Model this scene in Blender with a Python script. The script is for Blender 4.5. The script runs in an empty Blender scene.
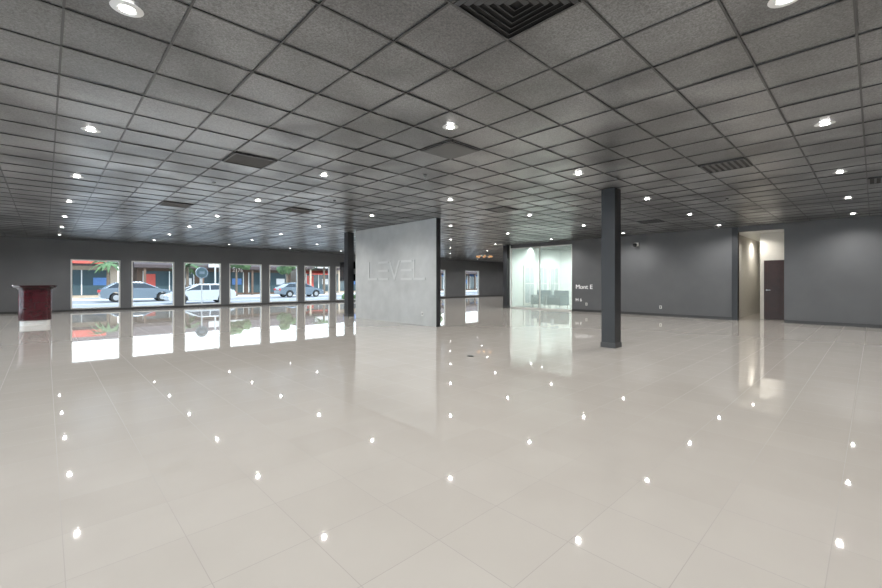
import bpy, bmesh, math, random
from mathutils import Vector, Matrix
random.seed(7)
S=bpy.context.scene
try:
    S.view_settings.view_transform='Standard'; S.view_settings.look='None'
except Exception: pass
H=3.16; CH=1.30
# ---------------- materials ----------------
def mat(name,col,rough=0.5,metal=0.0,spec=0.5,emit=None,es=0.0,noise=0.0,nscale=8.0,bump=0.0,bscale=80.0,coat=0.0):
    m=bpy.data.materials.new(name); m.use_nodes=True
    nt=m.node_tree; b=nt.nodes['Principled BSDF']
    b.inputs['Base Color'].default_value=(*col,1); b.inputs['Roughness'].default_value=rough
    b.inputs['Metallic'].default_value=metal; b.inputs['Specular IOR Level'].default_value=spec
    b.inputs['Coat Weight'].default_value=coat
    if emit: 
        b.inputs['Emission Color'].default_value=(*emit,1); b.inputs['Emission Strength'].default_value=es
    tc=nt.nodes.new('ShaderNodeTexCoord')
    if noise>0:
        n=nt.nodes.new('ShaderNodeTexNoise'); n.inputs['Scale'].default_value=nscale; n.inputs['Detail'].default_value=5
        nt.links.new(tc.outputs['Object'],n.inputs['Vector'])
        r=nt.nodes.new('ShaderNodeValToRGB')
        r.color_ramp.elements[0].position=0.3; r.color_ramp.elements[1].position=0.7
        r.color_ramp.elements[0].color=(*[c*(1-noise) for c in col],1)
        r.color_ramp.elements[1].color=(*[min(1,c*(1+noise)) for c in col],1)
        nt.links.new(n.outputs['Fac'],r.inputs['Fac']); nt.links.new(r.outputs['Color'],b.inputs['Base Color'])
    if bump>0:
        n=nt.nodes.new('ShaderNodeTexNoise'); n.inputs['Scale'].default_value=bscale; n.inputs['Detail'].default_value=3
        nt.links.new(tc.outputs['Object'],n.inputs['Vector'])
        bp=nt.nodes.new('ShaderNodeBump'); bp.inputs['Strength'].default_value=bump; bp.inputs['Distance'].default_value=0.01
        nt.links.new(n.outputs['Fac'],bp.inputs['Height']); nt.links.new(bp.outputs['Normal'],b.inputs['Normal'])
    return m
M={}
M['wall']=mat('wall_grey_paint',(0.118,0.122,0.128),0.5,noise=0.06,nscale=1.5,bump=0.05)
M['wall2']=mat('partition_plaster',(0.46,0.47,0.47),0.42,noise=0.09,nscale=2.2,bump=0.1,bscale=30)
M['black']=mat('column_black_paint',(0.020,0.021,0.024),0.4)
M['cream']=mat('corridor_cream',(0.64,0.62,0.57),0.6,noise=0.03)
M['white']=mat('white_paint',(0.75,0.75,0.73),0.4,noise=0.02)
M['whitewall']=mat('white_wall_paint',(0.70,0.73,0.72),0.5,noise=0.02)
M['frame']=mat('window_frame_white',(0.66,0.66,0.64),0.35,noise=0.02)
M['base']=mat('baseboard_dark',(0.05,0.05,0.052),0.4)
M['maroon']=mat('maroon_lacquer',(0.055,0.006,0.011),0.2,coat=0.6,noise=0.15)
M['maroon_d']=mat('maroon_dark_top',(0.03,0.008,0.010),0.15,coat=0.6)
M['steel']=mat('brushed_steel',(0.5,0.5,0.5),0.35,metal=0.8)
M['door']=mat('mahogany_door',(0.030,0.008,0.006),0.4,noise=0.25,nscale=6)
M['grid']=mat('tbar_grid',(0.05,0.05,0.05),0.35)
M['vent']=mat('vent_metal',(0.05,0.05,0.052),0.4)
M['ventd']=mat('vent_dark',(0.008,0.008,0.008),0.7)
M['ring']=mat('downlight_trim',(0.75,0.75,0.74),0.3)
M['lamp']=mat('downlight_lens',(1,1,1),0.4,emit=(1.0,0.98,0.95),es=30)
M['letter']=mat('sign_letter_satin',(0.55,0.56,0.56),0.45)
M['whitevinyl']=mat('white_vinyl',(0.85,0.85,0.85),0.5,emit=(1,1,1),es=0.25)  # white with a faint glow added, for lettering and headlights
M['decal']=mat('decal_grey',(0.5,0.5,0.5),0.5,emit=(1,1,1),es=0.15)  # faint glow added, though decals and panels are not lamps
M['tv']=mat('tv_black',(0.01,0.01,0.012),0.15)
M['chair']=mat('teal_upholstery',(0.07,0.12,0.14),0.8,noise=0.15,nscale=20)
M['amber']=mat('amber_glass',(0.7,0.35,0.15),0.2,emit=(1,0.55,0.25),es=0.5)
M['asphalt']=mat('asphalt',(0.20,0.20,0.205),0.9,noise=0.15,nscale=3)
M['concrete']=mat('sidewalk_concrete',(0.52,0.51,0.49),0.9,noise=0.08,nscale=2)
M['brown']=mat('brown_stucco',(0.11,0.07,0.05),0.8,noise=0.15)
M['tan']=mat('tan_stucco',(0.42,0.34,0.26),0.8,noise=0.1)
M['roof']=mat('dark_roof_shingle',(0.06,0.045,0.045),0.9,noise=0.2)
M['shopglass']=mat('shop_glass',(0.05,0.075,0.085),0.1)
M['doorglass']=mat('door_glass_bluegrey',(0.38,0.45,0.47),0.1)
M['red']=mat('red_awning',(0.45,0.07,0.05),0.6,noise=0.1)
M['orange']=mat('orange_sign',(0.62,0.22,0.07),0.5,noise=0.1)
M['blue']=mat('blue_banner',(0.07,0.16,0.36),0.5,noise=0.1)
M['tyre']=mat('tyre_rubber',(0.015,0.015,0.015),0.8)
M['silver']=mat('car_paint_silverblue',(0.18,0.22,0.26),0.25,metal=0.4,coat=0.6)
M['carwhite']=mat('car_paint_white',(0.42,0.44,0.45),0.25,coat=0.6)
M['carred']=mat('car_paint_red',(0.25,0.03,0.03),0.25,coat=0.6)
M['carglass']=mat('car_glass',(0.015,0.02,0.025),0.05)
M['tail']=mat('tail_light_red',(0.5,0.01,0.01),0.3)
M['bark']=mat('tree_bark',(0.12,0.09,0.065),0.9,noise=0.3)
M['leaf']=mat('tree_leaves',(0.06,0.11,0.04),0.8,noise=0.5,nscale=3,bump=0.6,bscale=6)
def glass(name,trans,col=(0.9,0.97,0.95),milk=0.0):
    m=bpy.data.materials.new(name); m.use_nodes=True; nt=m.node_tree; nt.nodes.clear()
    o=nt.nodes.new('ShaderNodeOutputMaterial'); t=nt.nodes.new('ShaderNodeBsdfTransparent'); g=nt.nodes.new('ShaderNodeBsdfGlossy')
    t.inputs[0].default_value=(*trans,1); g.inputs['Roughness'].default_value=0.03
    mx=nt.nodes.new('ShaderNodeMixShader'); fr=nt.nodes.new('ShaderNodeFresnel'); fr.inputs[0].default_value=1.3
    nt.links.new(fr.outputs[0],mx.inputs[0]); nt.links.new(t.outputs[0],mx.inputs[1]); nt.links.new(g.outputs[0],mx.inputs[2])
    last=mx
    if milk>0:
        d=nt.nodes.new('ShaderNodeBsdfTranslucent'); d.inputs[0].default_value=(*col,1)
        d2=nt.nodes.new('ShaderNodeBsdfDiffuse'); d2.inputs[0].default_value=(*col,1)
        a=nt.nodes.new('ShaderNodeMixShader'); nt.links.new(d.outputs[0],a.inputs[1]); nt.links.new(d2.outputs[0],a.inputs[2])
        b=nt.nodes.new('ShaderNodeMixShader'); b.inputs[0].default_value=milk
        nt.links.new(mx.outputs[0],b.inputs[1]); nt.links.new(a.outputs[0],b.inputs[2]); last=b
    nt.links.new(last.outputs[0],o.inputs[0]); return m
M['glass']=glass('window_glass',(0.93,0.96,0.95))
M['milk']=glass('tinted_partition_glass',(0.88,0.94,0.92),milk=0.18)

def floor_mat():
    m=bpy.data.materials.new('polished_porcelain_tile'); m.use_nodes=True; nt=m.node_tree; b=nt.nodes['Principled BSDF']
    tc=nt.nodes.new('ShaderNodeTexCoord'); sp=nt.nodes.new('ShaderNodeSeparateXYZ'); nt.links.new(tc.outputs['Object'],sp.inputs[0])
    def mth(op,a,bv=None,c=None):
        n=nt.nodes.new('ShaderNodeMath'); n.operation=op
        for i,v in enumerate((a,bv,c)):
            if v is None: continue
            if isinstance(v,(int,float)): n.inputs[i].default_value=v
            else: nt.links.new(v,n.inputs[i])
        return n.outputs[0]
    W=0.457
    def line(co,off):
        t=mth('ADD',co,off+100*W); t=mth('DIVIDE',t,W); f=mth('FRACT',t)
        d=mth('ABSOLUTE',mth('SUBTRACT',f,0.5)); return mth('GREATER_THAN',d,0.5-0.0017/W), mth('FLOOR',t)
    lx,fx=line(sp.outputs[0],-0.063); ly,fy=line(sp.outputs[1],-0.145)
    g=mth('MAXIMUM',lx,ly)
    cv=nt.nodes.new('ShaderNodeCombineXYZ'); nt.links.new(fx,cv.inputs[0]); nt.links.new(fy,cv.inputs[1])
    wn=nt.nodes.new('ShaderNodeTexWhiteNoise'); nt.links.new(cv.outputs[0],wn.inputs['Vector'])
    n=nt.nodes.new('ShaderNodeTexNoise'); n.inputs['Scale'].default_value=1.7; n.inputs['Detail'].default_value=6; nt.links.new(tc.outputs['Object'],n.inputs['Vector'])
    v=mth('ADD',mth('MULTIPLY',wn.outputs['Value'],0.2),mth('MULTIPLY',n.outputs['Fac'],0.8))
    r=nt.nodes.new('ShaderNodeValToRGB'); r.color_ramp.elements[0].position=.25; r.color_ramp.elements[1].position=.75
    r.color_ramp.elements[0].color=(0.480,0.448,0.408,1); r.color_ramp.elements[1].color=(0.520,0.488,0.448,1)
    nt.links.new(v,r.inputs['Fac'])
    mx=nt.nodes.new('ShaderNodeMix'); mx.data_type='RGBA'; nt.links.new(g,mx.inputs['Factor']); nt.links.new(r.outputs['Color'],mx.inputs['A']); mx.inputs['B'].default_value=(0.24,0.22,0.195,1)
    nt.links.new(mx.outputs['Result'],b.inputs['Base Color'])
    rr=mth('ADD',mth('MULTIPLY',g,0.4),0.02); nt.links.new(rr,b.inputs['Roughness'])
    b.inputs['IOR'].default_value=2.0
    bp=nt.nodes.new('ShaderNodeBump'); bp.inputs['Strength'].default_value=0.02; bp.inputs['Distance'].default_value=0.01
    n2=nt.nodes.new('ShaderNodeTexNoise'); n2.inputs['Scale'].default_value=2.5; nt.links.new(tc.outputs['Object'],n2.inputs['Vector'])
    nt.links.new(n2.outputs['Fac'],bp.inputs['Height']); nt.links.new(bp.outputs['Normal'],b.inputs['Normal'])
    return m
M['floor']=floor_mat()
def ceil_mat():
    m=bpy.data.materials.new('acoustic_tile_painted'); m.use_nodes=True; nt=m.node_tree; b=nt.nodes['Principled BSDF']
    tc=nt.nodes.new('ShaderNodeTexCoord')
    n=nt.nodes.new('ShaderNodeTexNoise'); n.inputs['Scale'].default_value=70; n.inputs['Detail'].default_value=4; n.inputs['Roughness'].default_value=0.75
    nt.links.new(tc.outputs['Object'],n.inputs['Vector'])
    r=nt.nodes.new('ShaderNodeValToRGB'); r.color_ramp.elements[0].position=.38; r.color_ramp.elements[1].position=.64
    r.color_ramp.elements[0].color=(0.030,0.030,0.031,1); r.color_ramp.elements[1].color=(0.175,0.177,0.181,1)
    nt.links.new(n.outputs['Fac'],r.inputs['Fac'])
    # uneven gloss coat; base colour also lightened in patches to imitate sheen
    n3=nt.nodes.new('ShaderNodeTexNoise'); n3.inputs['Scale'].default_value=0.75; n3.inputs['Detail'].default_value=2.5; n3.inputs['Distortion'].default_value=0.4
    nt.links.new(tc.outputs['Object'],n3.inputs['Vector'])
    mr=nt.nodes.new('ShaderNodeMapRange'); mr.interpolation_type='SMOOTHSTEP'
    mr.inputs['From Min'].default_value=.36; mr.inputs['From Max'].default_value=.66; mr.inputs['To Min'].default_value=.72; mr.inputs['To Max'].default_value=1.45
    nt.links.new(n3.outputs['Fac'],mr.inputs['Value'])
    vm=nt.nodes.new('ShaderNodeVectorMath'); vm.operation='SCALE'; nt.links.new(r.outputs['Color'],vm.inputs[0]); nt.links.new(mr.outputs[0],vm.inputs['Scale'])
    nt.links.new(vm.outputs[0],b.inputs['Base Color'])
    b.inputs['Roughness'].default_value=0.34
    b.inputs['Specular IOR Level'].default_value=1.0
    ms=nt.nodes.new('ShaderNodeMapRange'); ms.inputs['From Min'].default_value=.36; ms.inputs['From Max'].default_value=.66; ms.inputs['To Min'].default_value=0.0; ms.inputs['To Max'].default_value=0.8
    nt.links.new(n3.outputs['Fac'],ms.inputs['Value']); nt.links.new(ms.outputs[0],b.inputs['Coat Weight']); b.inputs['Coat Roughness'].default_value=0.32
    bp=nt.nodes.new('ShaderNodeBump'); bp.inputs['Strength'].default_value=0.2; bp.inputs['Distance'].default_value=0.003
    nt.links.new(n.outputs['Fac'],bp.inputs['Height']); nt.links.new(bp.outputs['Normal'],b.inputs['Normal'])
    return m
M['ceil']=ceil_mat()

# ---------------- mesh helpers ----------------
class MB:
    def __init__(s,name): s.bm=bmesh.new(); s.name=name; s.mats=[]
    def mi(s,m):
        if m not in s.mats: s.mats.append(m)
        return s.mats.index(m)
    def poly(s,pts,m):
        vs=[s.bm.verts.new(p) for p in pts]; f=s.bm.faces.new(vs); f.material_index=s.mi(m); return f
    def box(s,a,b,m):
        x0,x1=sorted((a[0],b[0])); y0,y1=sorted((a[1],b[1])); z0,z1=sorted((a[2],b[2]))
        v=[s.bm.verts.new(p) for p in ((x0,y0,z0),(x1,y0,z0),(x1,y1,z0),(x0,y1,z0),(x0,y0,z1),(x1,y0,z1),(x1,y1,z1),(x0,y1,z1))]
        k=s.mi(m)
        for q in ((3,2,1,0),(4,5,6,7),(0,1,5,4),(1,2,6,5),(2,3,7,6),(3,0,4,7)):
            s.bm.faces.new([v[i] for i in q]).material_index=k
    def prism(s,pts,vec,m):
        vec=Vector(vec); k=s.mi(m); n=len(pts)
        a=[s.bm.verts.new(p) for p in pts]; b=[s.bm.verts.new(Vector(p)+vec) for p in pts]
        s.bm.faces.new(a[::-1]).material_index=k; s.bm.faces.new(b).material_index=k
        for i in range(n): s.bm.faces.new((a[i],a[(i+1)%n],b[(i+1)%n],b[i])).material_index=k
    def cyl(s,c,r,axis,length,m,n=20,r2=None):
        ax=Vector(axis).normalized(); t=ax.orthogonal().normalized(); u=ax.cross(t); c=Vector(c); r2=r if r2 is None else r2; k=s.mi(m)
        a=[s.bm.verts.new(c+(t*math.cos(2*math.pi*i/n)+u*math.sin(2*math.pi*i/n))*r) for i in range(n)]
        b=[s.bm.verts.new(c+ax*length+(t*math.cos(2*math.pi*i/n)+u*math.sin(2*math.pi*i/n))*r2) for i in range(n)]
        s.bm.faces.new(a[::-1]).material_index=k; s.bm.faces.new(b).material_index=k
        for i in range(n): s.bm.faces.new((a[i],a[(i+1)%n],b[(i+1)%n],b[i])).material_index=k
    def sphere(s,c,r,m,sub=2,sc=(1,1,1),jit=0):
        k=s.mi(m); d=bmesh.ops.create_icosphere(s.bm,subdivisions=sub,radius=r)
        for v in d['verts']:
            j=1+random.uniform(-jit,jit)
            v.co=Vector((v.co.x*sc[0]*j,v.co.y*sc[1]*j,v.co.z*sc[2]*j))+Vector(c)
            for f in v.link_faces: f.material_index=k
    def done(s,bevel=0,parent=None,loc=None,rotz=0,recalc=True):
        if recalc: bmesh.ops.recalc_face_normals(s.bm,faces=s.bm.faces)
        me=bpy.data.meshes.new(s.name); s.bm.to_mesh(me); s.bm.free()
        for m in s.mats: me.materials.append(m)
        o=bpy.data.objects.new(s.name,me); S.collection.objects.link(o)
        if loc: o.location=loc
        o.rotation_euler[2]=rotz
        if bevel>0:
            bv=o.modifiers.new('bevel','BEVEL'); bv.width=bevel; bv.segments=3; bv.limit_method='ANGLE'
        if parent: o.parent=parent
        return o
def rrect(cx,cy,w,d,r,z,n=6):
    p=[]
    for (sx,sy,a0) in ((1,1,0),(-1,1,90),(-1,-1,180),(1,-1,270)):
        for i in range(n+1):
            a=math.radians(a0+90*i/n); p.append((cx+sx*(w/2-r)+r*math.cos(a),cy+sy*(d/2-r)+r*math.sin(a),z))
    return p

XW=17.0; YW=24.4; XL=-4.4; YB=-5.0; XE=34.0
# ---------------- shell ----------------
b=MB('floor'); b.box((XL-.2,YB-.2,-0.12),(XE+.2,YW+.18,0),M['floor']); b.done()
T=0.62; G0=0.09
b=MB('ceiling'); bm=b.bm; k=b.mi(M['ceil'])
i0=math.floor((XL-.2-G0)/T); i1=math.ceil((XE+.2-G0)/T); j0=math.floor((YB-.2-G0)/T); j1=math.ceil((YW+.1-G0)/T)
for i in range(i0,i1):
    for j in range(j0,j1):
        x=G0+i*T; y=G0+j*T
        sag=random.uniform(0.000,0.007); tx=random.uniform(-.006,.006); ty=random.uniform(-.006,.006)
        N=4 if (abs(x)<14 and abs(y)<16) else 2
        vs=[[None]*(N+1) for _ in range(N+1)]
        for a in range(N+1):
            for c in range(N+1):
                u=a/N; v=c/N
                z=H+0.006 - sag*16*u*(1-u)*v*(1-v)*0.8 + tx*(u-.5)+ty*(v-.5)
                vs[a][c]=bm.verts.new((x+u*T,y+v*T,z))
        for a in range(N):
            for c in range(N):
                f=bm.faces.new((vs[a][c],vs[a][c+1],vs[a+1][c+1],vs[a+1][c])); f.smooth=True; f.material_index=k
b.box((XL-.3,YB-.4,H+.1),(XE+.4,YW+.2,H+.2),M['ceil'])  # unseen slab added over the tiles to block the sun
ceil=b.done(recalc=False)
b=MB('ceiling_grid')
for i in range(i0,i1+1):
    x=G0+i*T
    if XL<x<XE: b.box((x-.008,YB,H-.004),(x+.008,YW,H+.003),M['grid'])
for j in range(j0,j1+1):
    y=G0+j*T
    if YB<y<YW: b.box((XL,y-.008,H-.005),(XE,y+.008,H+.002),M['grid'])
b.done()
wx=[(0.8+2.16*i,0.8+2.16*i+1.74) for i in range(7)]+[(22.05,23.8),(26.2,28.0)]
ZS,ZT=0.10,2.31
b=MB('wall_far')
b.box((XL-.2,YW,ZT),(XE+.2,YW+.18,H+.1),M['wall']); b.box((XL-.2,YW,0),(XE+.2,YW+.18,ZS),M['wall'])
px=XL-.2
for a,c in wx:
    b.box((px,YW,ZS),(a,YW+.18,ZT),M['wall']); px=c
b.box((px,YW,ZS),(XE+.2,YW+.18,ZT),M['wall']); b.done()
for n,(a,c) in enumerate(wx):
    b=MB('window_%d'%(n+1)); t=.055
    y0,y1=YW-.02,YW+.12
    b.box((a,y0,ZS),(a+t,y1,ZT),M['frame']); b.box((c-t,y0,ZS),(c,y1,ZT),M['frame'])
    b.box((a+t,y0,ZS),(c-t,y1,ZS+t),M['frame']); b.box((a+t,y0,ZT-t),(c-t,y1,ZT),M['frame'])
    b.box((a+t,YW+.06,ZS+t),(c-t,YW+.066,ZT-t),M['glass']); b.done()
b=MB('wall_left'); px=YB; LZ=3.05
fill_win=[(-4,-.2),(.2,4),(4.4,8.2),(8.6,12.4),(12.8,16.6),(17,21)]  # unseen side windows, added to light the left of the ceiling
b.box((XL-.18,YB,LZ),(XL,YW,H+.1),M['wall']); b.box((XL-.18,YB,0),(XL,YW,.1),M['wall'])
for a,c in fill_win: b.box((XL-.18,px,.1),(XL,a,LZ),M['wall']); px=c
b.box((XL-.18,px,.1),(XL,YW,LZ),M['wall']); b.done()
for n,(a,c) in enumerate(fill_win):
    b=MB('window_%d'%(n+20)); t=.06
    for q in (a,(a+c)/2-t/2,c-t): b.box((XL-.1,q,.1),(XL+.01,q+t,LZ),M['frame'])
    b.box((XL-.1,a,.1),(XL+.01,c,.16),M['frame']); b.box((XL-.1,a,LZ-.06),(XL+.01,c,LZ),M['frame'])
    b.box((XL-.05,a,.16),(XL-.045,c,LZ-.06),M['glass']); b.done()
b=MB('wall_back'); b.box((XL-.2,YB-.18,0),(XE+.2,YB,H+.1),M['wall']); b.done()
b=MB('wall_end'); b.box((XE,YB,0),(XE+.18,YW,H+.1),M['wall']); b.done()
OY0,OY1,OZ=1.98,3.19,3.0
GY0,GY1=9.32,12.7
b=MB('wall_right')
b.box((XW,YB,0),(XW+.15,OY0,H+.1),M['wall']); b.box((XW,OY1,0),(XW+.15,GY0,H+.1),M['wall'])
b.box((XW,OY0,OZ),(XW+.15,OY1,H+.1),M['wall']); b.box((XW,GY0,3.0),(XW+.15,GY1,H+.1),M['wall']); b.done()
b=MB('trim_opening'); b.box((XW-.06,OY1,0),(XW+.15,OY1+.17,H-.01),M['black']); b.done()
b=MB('baseboard_right')
b.box((XW-.015,YB,0),(XW,OY0,.1),M['base']); b.box((XW-.015,OY1+.18,0),(XW,GY0,.1),M['base']); b.done()
b=MB('baseboard_far'); b.box((XL,YW-.015,0),(XE,YW,.08),M['base']); b.done()
# corridor
b=MB('wall_corridor')
b.box((XW+.15,3.4,0),(24,3.5,H),M['cream']); b.box((18.3,2.70,0),(24,2.78,H),M['cream'])
b.box((24,2.7,0),(24.1,3.5,H),M['cream']); b.box((18.2,1.0,0),(18.3,2.78,H),M['cream'])
b.box((XW+.15,.95,0),(18.3,1.0,H),M['cream']); b.box((XW+.15,1.0,3.02),(18.2,3.4,3.06),M['white']); b.box((18.2,2.78,3.02),(24,3.4,3.06),M['white'])
b.done()
b=MB('door_1'); b.box((18.13,1.74,0.005),(18.19,2.66,2.05),M['door'])
for z in ((.2,.95),(1.1,1.9)):
    for yy in ((1.84,2.15),(2.25,2.56)): b.box((18.12,yy[0],z[0]),(18.132,yy[1],z[1]),M['door'])
b.cyl((18.13,2.58,1.02),.02,(-1,0,0),.06,M['steel']); b.box((18.06,2.47,1.01),(18.075,2.60,1.03),M['steel']); b.done(bevel=.004)
# glass room
b=MB('wall_glass_room')
b.box((XW+.15,12.85,0),(22,12.95,H),M['whitewall']); b.box((22,9.1,0),(22.1,12.95,H),M['whitewall']); b.box((XW+.15,9.1,0),(22,9.2,H),M['whitewall'])
b.done()
b=MB('window_glass_partition')
t=.04
for y in (GY0,11.0,GY1-t): b.box((XW+.03,y,0),(XW+.09,y+t,3.0),M['frame'])
b.box((XW+.03,GY0,0),(XW+.09,GY1,.06),M['frame']); b.box((XW+.03,GY0,2.96),(XW+.09,GY1,3.0),M['frame'])
b.box((XW+.055,GY0+t,.06),(XW+.065,GY1-t,2.96),M['milk']); b.done()
b=MB('window_french_doors')
for x in (18.3,19.6,20.8):
    b.box((x,12.80,.05),(x+1.05,12.849,2.2),M['white'])
    b.box((x+.12,12.79,.2),(x+.93,12.80,2.1),M['doorglass'])
    b.box((x+.51,12.78,.2),(x+.55,12.795,2.1),M['white']); b.box((x+.12,12.78,1.2),(x+.93,12.795,1.24),M['white'])
b.done()
def column(x,y,w):
    b=MB('column'); b.box((x-w/2,y-w/2,0),(x+w/2,y+w/2,H-.006),M['black'])
    b.box((x-w/2-.012,y-w/2-.012,0),(x+w/2+.012,y+w/2+.012,.10),M['base']); return b.done(bevel=.004)
column(8.2,3.645,.275); column(8.3,13.72,.26); column(XW-.13,12.86,.24)
b=MB('partition_wall')
b.box((8.2,8.78,0),(8.33,13.1,H),M['wall2']); b.box((8.195,8.74,0),(8.335,8.78,H),M['black'])
b.done()
b=MB('wall_sign_lettering')
lw_=.56; zt=1.99; zb=1.36; th=.07
ypos=[12.27-.615*i for i in range(5)]
def rect(y0,y1,z0,z1): b.prism([(8.198,y0,z0),(8.198,y1,z0),(8.198,y1,z1),(8.198,y0,z1)],(-.015,0,0),M['letter'])
for ch,y in zip('LEVEL',ypos):
    if ch=='L': rect(y,y-th,zb,zt); rect(y-th,y-lw_,zb,zb+th)
    if ch=='E':
        for q in (zb,(zb+zt)/2-th/2,zt-th): rect(y,y-lw_,q,q+th)
    if ch=='V':
        m_=y-lw_/2
        b.prism([(8.198,y+.03,zt),(8.198,y-th,zt),(8.198,m_-.0,zb+.14),(8.198,m_,zb-.02)],(-.015,0,0),M['letter'])
        b.prism([(8.198,y-lw_-.03,zt),(8.198,y-lw_+th,zt),(8.198,m_,zb+.14),(8.198,m_,zb-.02)],(-.015,0,0),M['letter'])
b.done()
b=MB('wall_outlet'); b.box((8.19,9.35,.28),(8.2,9.43,.4),M['white']); b.box((8.187,9.375,.3),(8.191,9.405,.38),M['base']); b.done()
for y in (5.6,8.6):
    b=MB('wall_outlet'); b.box((XW-.012,y,.28),(XW,y+.08,.4),M['white']); b.box((XW-.015,y+.025,.3),(XW-.011,y+.055,.38),M['base']); b.done()
b=MB('wall_mounted_television')
b.box((8.50,13.1,1.34),(8.55,14.75,2.08),M['tv']); b.box((8.495,13.12,1.36),(8.50,14.73,2.06),M['tv'])
b.box((8.43,13.6,1.6),(8.50,13.85,1.8),M['steel']); b.done(bevel=.005)
def text(name,s,loc,rot,size,m,ext=.003):
    c=bpy.data.curves.new(name,'FONT'); c.body=s; c.size=size; c.extrude=ext
    o=bpy.data.objects.new(name,c); o.location=loc; o.rotation_euler=rot; c.materials.append(m); S.collection.objects.link(o); return o
R1=(math.pi/2,0,-math.pi/2)
text('wall_lettering','Mont E',(XW-.004,9.15,1.0),R1,.27,M['whitevinyl'])
text('wall_lettering','H 6',(XW-.004,9.15,.45),R1,.20,M['whitevinyl'])
text('address_number_decal','2176',(7.45,YW+.05,1.86),(math.pi/2,0,0),.28,M['decal'])
b=MB('security_camera'); b.box((XW-.06,6.45,2.72),(XW,6.6,2.86),M['white']); b.cyl((XW-.06,6.52,2.79),.03,(-1,0,0),.12,M['white']); b.sphere((XW-.2,6.52,2.76),.08,M['tv']); b.done()
# ---------------- reception desk ----------------
b=MB('reception_podium'); cx,cy=-.22,17.5
b.prism(rrect(cx,cy,.66,.50,.12,0.0),(0,0,.16),M['white'])
b.prism(rrect(cx,cy,.72,.56,.16,.16),(0,0,.92),M['maroon'])
b.prism(rrect(cx,cy,.80,.62,.18,1.08),(0,0,.05),M['maroon_d'])
b.prism(rrect(cx,cy,.98,.74,.22,1.13),(0,0,.07),M['maroon_d'])
for z in (.42,.68,.94): b.prism(rrect(cx,cy,.728,.568,.164,z),(0,0,.012),M['maroon_d'])
b.done(bevel=.006)
def armchair(x,y,rz):
    b=MB('armchair')
    b.box((-.38,-.36,.14),(.38,.36,.42),M['chair']); b.box((.2,-.38,.14),(.40,.38,.86),M['chair'])
    b.box((-.38,-.42,.12),(.36,-.28,.62),M['chair']); b.box((-.38,.28,.12),(.36,.42,.62),M['chair'])
    b.box((-.36,-.27,.42),(.2,.27,.50),M['chair'])
    for sx in (-.32,.32):
        for sy in (-.34,.34): b.cyl((sx,sy,0),.02,(0,0,1),.14,M['tyre'],n=10)
    return b.done(bevel=.035,loc=(x,y,0),rotz=rz)
armchair(18.9,12.1,.1); armchair(18.9,11.15,-.1)
b=MB('chandelier'); cx,cy=18.5,15.7
b.cyl((cx,cy,H-.035),.09,(0,0,1),.03,M['steel']); b.cyl((cx,cy,2.85),.012,(0,0,1),.3,M['steel'],n=8)
b.cyl((cx,cy,2.8),.05,(0,0,1),.08,M['steel'])
for i in range(8):
    a=i*math.pi/4; e=(cx+.42*math.cos(a),cy+.42*math.sin(a),2.78)
    v=Vector(e)-Vector((cx,cy,2.84)); b.cyl((cx,cy,2.84),.01,v,v.length,M['steel'],n=6); b.sphere(e,.06,M['amber'],2)
b.done()
# ---------------- ceiling fittings ----------------
def tilectr(x,y): return (G0+T*(math.floor((x-G0)/T)+.5),G0+T*(math.floor((y-G0)/T)+.5))
def vent(x,y):
    x,y=tilectr(x,y); b=MB('ceiling_air_vent'); h=T/2-.014; z=H-.014
    b.box((x-h,y-h,z+.004),(x+h,y+h,z+.010),M['ventd'])
    r=h
    while r>.04:
        w=.016; zz=z-.012
        for s in (-1,1):
            b.prism([(x-r,y+s*r,z+.004),(x+r,y+s*r,z+.004),(x+r-w*1.6,y+s*(r-w*1.6),zz),(x-r+w*1.6,y+s*(r-w*1.6),zz)],(0,0,.002),M['vent'])
            b.prism([(x+s*r,y-r,z+.004),(x+s*r,y+r,z+.004),(x+s*(r-w*1.6),y+r-w*1.6,zz),(x+s*(r-w*1.6),y-r+w*1.6,zz)],(0,0,.002),M['vent'])
        r-=.047
    return b.done()
def slat(x,y):
    x,y=tilectr(x,y); b=MB('ceiling_return_grille'); h=T/2-.02; z=H-.014
    b.box((x-h,y-h,z+.004),(x+h,y+h,z+.010),M['ventd'])
    for s in (-1,1):
        b.box((x-h,y+s*h-.015,z-.006),(x+h,y+s*h+.015,z+.006),M['vent']); b.box((x+s*h-.015,y-h,z-.006),(x+s*h+.015,y+h,z+.006),M['vent'])
    n=7
    for i in range(1,n):
        yy=y-h+2*h*i/n; b.prism([(x-h,yy-.018,z+.004),(x+h,yy-.018,z+.004),(x+h,yy+.014,z-.008),(x-h,yy+.014,z-.008)],(0,0,.003),M['vent'])
    b.done()
vent(2.3,1.65)
slat(2.26,6.6); slat(8.0,1.65); slat(8.46,6.3); slat(2.1,11.6); slat(4.5,10.2); slat(10.9,-.22); slat(13.4,4.8)
b=MB('ceiling_speaker_panel'); x,y=tilectr(4.1,4.1); b.box((x-.29,y-.29,H-.018),(x+.29,y+.29,H-.008),M['vent']); b.box((x-.26,y-.26,H-.022),(x+.26,y+.26,H-.018),M['grid']); b.done(bevel=.003)
pts=[]
for i in range(-1,11):
    for j in range(-1,8):
        x=.4+3.1*i; y=.4+3.1*j
        if x>XW-.3 and y<12.6: continue
        if x>XE-.5 or y>YW-.5: continue
        pts.append((x,y))
b=MB('recessed_downlights')
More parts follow.
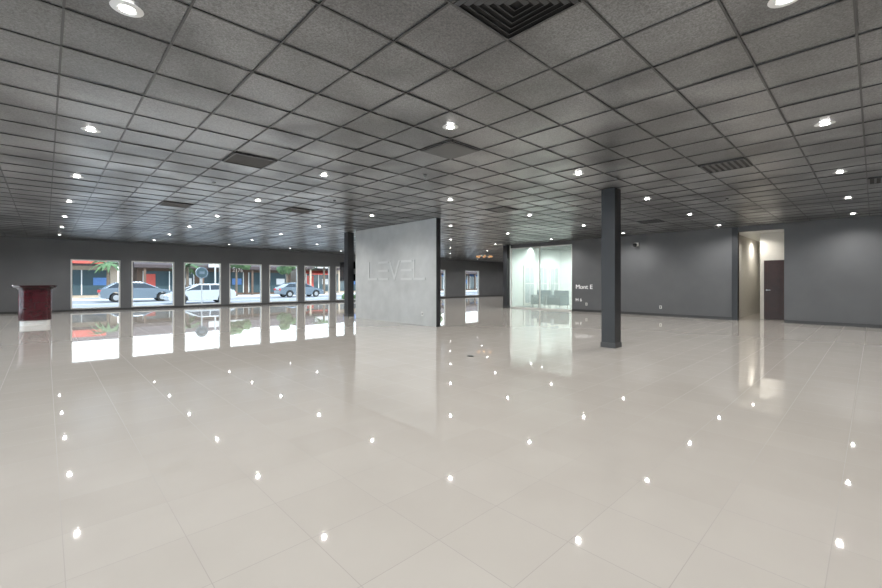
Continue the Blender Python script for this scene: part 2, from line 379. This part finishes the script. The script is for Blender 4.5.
for (x,y) in pts:
    n=24; ri,ro=.045,.095; z=H-.008
    k=b.mi(M['ring'])
    A=[b.bm.verts.new((x+ro*math.cos(2*math.pi*q/n),y+ro*math.sin(2*math.pi*q/n),z)) for q in range(n)]
    B=[b.bm.verts.new((x+(ri+.012)*math.cos(2*math.pi*q/n),y+(ri+.012)*math.sin(2*math.pi*q/n),z-.008)) for q in range(n)]
    C=[b.bm.verts.new((x+ri*math.cos(2*math.pi*q/n),y+ri*math.sin(2*math.pi*q/n),z-.003)) for q in range(n)]
    for q in range(n):
        p=(q+1)%n
        b.bm.faces.new((A[q],A[p],B[p],B[q])).material_index=k; b.bm.faces.new((B[q],B[p],C[p],C[q])).material_index=k
    f=b.bm.faces.new(C); f.material_index=b.mi(M['lamp'])
dl=b.done(recalc=False)
def spot(name,e,col): 
    l=bpy.data.lights.new(name,'SPOT'); l.energy=e; l.spot_size=math.radians(160); l.spot_blend=.9; l.shadow_soft_size=.025; l.color=col; return l
ld=spot('downlight_lamp',158,(1,.98,.95))
for (x,y) in pts:
    o=bpy.data.objects.new('downlight_lamp',ld); o.location=(x,y,H-.04); o.parent=dl; S.collection.objects.link(o)
b=MB('sprinkler_heads')
for (x,y) in [(5,5.4),(1.95,8.2),(11,2.5),(5,8.5),(11,5.5)]:
    x,y=tilectr(x,y); b.cyl((x,y,H-.018),.03,(0,0,1),.01,M['vent'],n=14); b.cyl((x,y,H-.05),.008,(0,0,1),.034,M['steel'],n=8); b.cyl((x,y,H-.055),.016,(0,0,1),.005,M['steel'],n=12)
b.done()
b=MB('floor_outlet_cover'); b.cyl((5.4,4.9,0),.06,(0,0,1),.006,M['vent']); b.cyl((5.4,4.9,.006),.045,(0,0,1),.002,M['base']); b.done()
l2=spot('glass_room_lamp',270,(1,.99,.97)); l3=spot('corridor_lamp',75,(1,.95,.88))
for p in ((18.6,10.2),(18.6,11.9),(20.8,10.2),(20.8,11.9)):
    o=bpy.data.objects.new('glass_room_lamp',l2); o.location=(p[0],p[1],H-.05); S.collection.objects.link(o)  # added lights without fixtures, to brighten the glass room
for p in ((17.75,2.9),(20.5,3.09)):
    o=bpy.data.objects.new('corridor_lamp',l3); o.location=(p[0],p[1],2.95); S.collection.objects.link(o)
# ---------------- exterior ----------------
GZ=-.15
b=MB('street_ground'); b.box((-80,YW+.2,GZ-.1),(120,29.5,GZ),M['concrete']); b.box((-80,29.5,GZ-.15),(120,43.5,GZ-.05),M['asphalt']); b.box((-80,43.5,GZ-.1),(120,90,GZ),M['concrete'])
b.box((-80,YB-40,GZ-.1),(XL-.25,YW+.2,GZ),M['white'])  # unseen white ground added to bounce sunlight up to the ceiling
b.box((-80,36.2,GZ-.05),(120,36.35,GZ-.045),M['white']); b.done()
def car(x,y,paint,flip=1,s=1.0):
    b=MB('car'); w=.86
    prof=[(-2.2,.35),(-2.25,.75),(-2.1,.98),(-1.5,1.0),(.75,.98),(1.7,.86),(2.1,.70),(2.22,.45),(2.15,.26),(1.78,.24),(1.74,.5),(1.56,.68),(1.38,.72),(1.2,.68),(1.02,.5),(.98,.24),(-.95,.24),(-.99,.5),(-1.17,.68),(-1.35,.72),(-1.53,.68),(-1.71,.5),(-1.75,.26)]
    b.prism([(p[0]*flip,-w,p[1]) for p in prof],(0,2*w,0),paint)
    k=b.mi(M['carglass'])
    lo=[( -1.95,.97),(-1.3,1.38),(.25,1.38),(1.15,.96)]
    A=[b.bm.verts.new((p[0]*flip,-w+.04+(.16 if p[1]>1.2 else 0),p[1])) for p in lo]; B=[b.bm.verts.new((p[0]*flip,w-.04-(.16 if p[1]>1.2 else 0),p[1])) for p in lo]
    b.bm.faces.new(A).material_index=k; b.bm.faces.new(B[::-1]).material_index=k
    for i in range(4): b.bm.faces.new((A[i],B[i],B[(i+1)%4],A[(i+1)%4])).material_index=k
    b.prism([(-1.38*flip,-w+.18,1.36),(.32*flip,-w+.18,1.36),(.1*flip,-w+.22,1.44),(-1.1*flip,-w+.22,1.44)],(0,2*w-.4,0),paint)
    for (p0,p1) in (((-1.95,.97),(-1.3,1.38)),((.25,1.38),(1.15,.96)),((-.45,.97),(-.45,1.38))):
        for sgn in (-1,1):
            s0=Vector((p0[0]*flip,sgn*(w-.03-(.16 if p0[1]>1.2 else 0)),p0[1])); s1=Vector((p1[0]*flip,sgn*(w-.03-(.16 if p1[1]>1.2 else 0)),p1[1]))
            b.cyl(s0,.035,s1-s0,(s1-s0).length,paint,n=8)
    for sx in (-1.35,1.38):
        for sy in (-w-.01,w-.2):
            b.cyl((sx*flip,sy,.32),.32,(0,1,0),.21,M['tyre'],n=24); b.cyl((sx*flip,sy-.01,.32),.19,(0,1,0),.23,M['steel'],n=12)
    b.box((-2.27*flip,-.8,.68),(-2.1*flip,-.45,.86),M['tail']); b.box((-2.27*flip,.45,.68),(-2.1*flip,.8,.86),M['tail'])
    b.box((2.05*flip,-.8,.56),(2.19*flip,-.45,.68),M['whitevinyl']); b.box((2.05*flip,.45,.56),(2.19*flip,.8,.68),M['whitevinyl'])
    o=b.done(bevel=.02,loc=(x,y,GZ-.05)); o.scale=(s,s,s); return o
car(5.2,39.5,M['silver'],1,1.05); car(8.0,33.2,M['carwhite'],-1,.95); car(-1.5,41.5,M['carred'],1); car(18.5,40,M['silver'],1); car(24,33,M['silver'],-1); car(30,40,M['carwhite'],1)
def building(x0,x1,y,h,wallm,signs,awn):
    b=MB('shop_building')
    b.box((x0,y,GZ),(x1,y+12,h),wallm)
    b.prism([(x0-.4,y-1.6,h-.9),(x0-.4,y-1.6,h-.6),(x0-.4,y+.5,h+.5),(x0-.4,y+2,h+.5),(x0-.4,y+2,h-.9)],(x1-x0+.8,0,0),M['roof'])
    n=int((x1-x0)/4)
    for i in range(n):
        a=x0+.5+i*(x1-x0-.5)/n; c=a+(x1-x0-.5)/n-.6
        b.box((a,y-.05,.1),(c,y+.1,2.4),M['shopglass'])
        b.box((a-.15,y-1.4,GZ),(a+.05,y-1.2,h-.8),wallm)
        for q in (a,(a+c)/2,c): b.box((q-.04,y-.08,.1),(q+.04,y,2.4),M['frame'])
        b.box((a+.1,y-.07,.1),(a+1.0,y-.05,2.1),M['red'] if i%3==0 else M['shopglass'])
        b.box((c-1.2,y-.07,1.0),(c-.2,y-.05,1.7),M['blue'] if i%2 else M['decal'])
        sm=signs[i%len(signs)]
        if sm: b.box((a+.4,y-1.75,h-.75),(c-.4,y-1.62,h-.15),sm)
        if awn and i%2==0: b.prism([(a,y,2.8),(a,y-1.1,2.35),(a,y-1.1,2.25),(a,y,2.4)],(c-a,0,0),awn)
    b.done()
building(-14,5,50,3.7,M['tan'],[M['red'],M['orange'],M['red']],M['red'])
building(6.5,22,50,3.6,M['brown'],[None,M['concrete'],None],None)
building(23.5,44,50,3.8,M['tan'],[M['concrete'],M['blue']],M['red'])
building(46,80,50,3.6,M['brown'],[M['concrete'],None],M['blue'])
def tree(x,y,h,r):
    b=MB('street_tree'); b.cyl((x,y,GZ),.13,(0,0,1),h*.6,M['bark'],n=10,r2=.08)
    for i in range(14):
        a=random.uniform(0,6.28); q=random.uniform(0,r*.6)
        b.sphere((x+q*math.cos(a),y+q*math.sin(a),h*.72+random.uniform(-.3,.35)*r),r*random.uniform(.2,.4),M['leaf'],2,jit=.2)
    b.done()
for t_ in ((14.2,45.3,4.6,1.5),(19.5,45.3,4.2,1.5),(33,45.3,5,1.7),(42,45.3,5,1.7)): tree(*t_)
def palm(x,y,h):
    b=MB('palm_tree'); b.cyl((x,y,GZ),.16,(0,0,1),h,M['bark'],n=12,r2=.11)
    for i in range(16):
        a=i*2*math.pi/16+random.uniform(-.1,.1); up=random.uniform(.2,1.0); prev=None
        for s in range(6):
            t=s/5; rr=1.5*t; z=h+GZ+up*rr*.9-.55*rr*rr; wv=.16*math.sin(math.pi*min(1,t*.9+.1))+.01
            c_=Vector((x+rr*math.cos(a),y+rr*math.sin(a),z)); sd=Vector((-math.sin(a),math.cos(a),0))*wv
            cur=(c_-sd-Vector((0,0,wv*.5)),c_,c_+sd-Vector((0,0,wv*.5)))
            if prev:
                b.poly((prev[0],prev[1],cur[1],cur[0]),M['leaf']); b.poly((prev[1],prev[2],cur[2],cur[1]),M['leaf'])
            prev=cur
    b.done()
palm(3.9,45.3,3.0); palm(-.6,45.3,3.4); palm(24,45.3,3.6); palm(9.8,45.3,2.9)
b=MB('street_hedge')
for i in range(16):
    b.sphere((17+i*.55,28.6+random.uniform(-.1,.1),GZ+.22),.36,M['leaf'],2,jit=.12)
b.done()
b=MB('round_street_sign'); x,y=7.3,30.0
b.cyl((x,y,GZ-.05),.04,(0,0,1),2.1,M['steel'],n=10)
b.cyl((x,y-.05,1.9),.36,(0,1,0),.08,M['silver'],n=32); b.cyl((x,y-.055,1.9),.30,(0,1,0),.005,M['shopglass'],n=32); b.box((x-.15,y-.065,1.82),(x+.15,y-.055,1.98),M['silver']); b.done()
def lamp(x,y):
    b=MB('street_lamp'); b.cyl((x,y,GZ),.09,(0,0,1),7,M['steel'],n=12,r2=.05); b.cyl((x,y,6.8),.04,(0,-1,.1),1.8,M['steel'],n=8); b.box((x-.12,y-2.3,6.9),(x+.12,y-1.7,7.02),M['steel']); b.done()
lamp(12,44.5); lamp(30,44.5)
sl=bpy.data.lights.new('sun','SUN'); sl.energy=5.5; sl.angle=.01; sl.color=(1,.96,.9)
so=bpy.data.objects.new('sun',sl); so.rotation_euler=(math.radians(42),0,math.radians(15)); so.location=(0,0,20); S.collection.objects.link(so)
w=bpy.data.worlds.new('sky'); S.world=w; w.use_nodes=True; nt=w.node_tree; bg=nt.nodes['Background']
tc=nt.nodes.new('ShaderNodeTexCoord'); sp=nt.nodes.new('ShaderNodeSeparateXYZ'); r=nt.nodes.new('ShaderNodeValToRGB')
r.color_ramp.elements[0].position=0; r.color_ramp.elements[0].color=(.92,.96,1,1); r.color_ramp.elements[1].position=.6; r.color_ramp.elements[1].color=(.5,.65,.9,1)
nt.links.new(tc.outputs['Generated'],sp.inputs[0]); nt.links.new(sp.outputs[2],r.inputs[0]); nt.links.new(r.outputs[0],bg.inputs[0]); bg.inputs[1].default_value=4.6
c=bpy.data.cameras.new('camera'); co=bpy.data.objects.new('camera',c); S.collection.objects.link(co)
c.sensor_width=36; c.lens=414/882*36; c.shift_y=-12/882; c.clip_end=500
co.location=(0,0,CH); co.rotation_euler=(math.pi/2,0,-math.radians(43.7)); S.camera=co
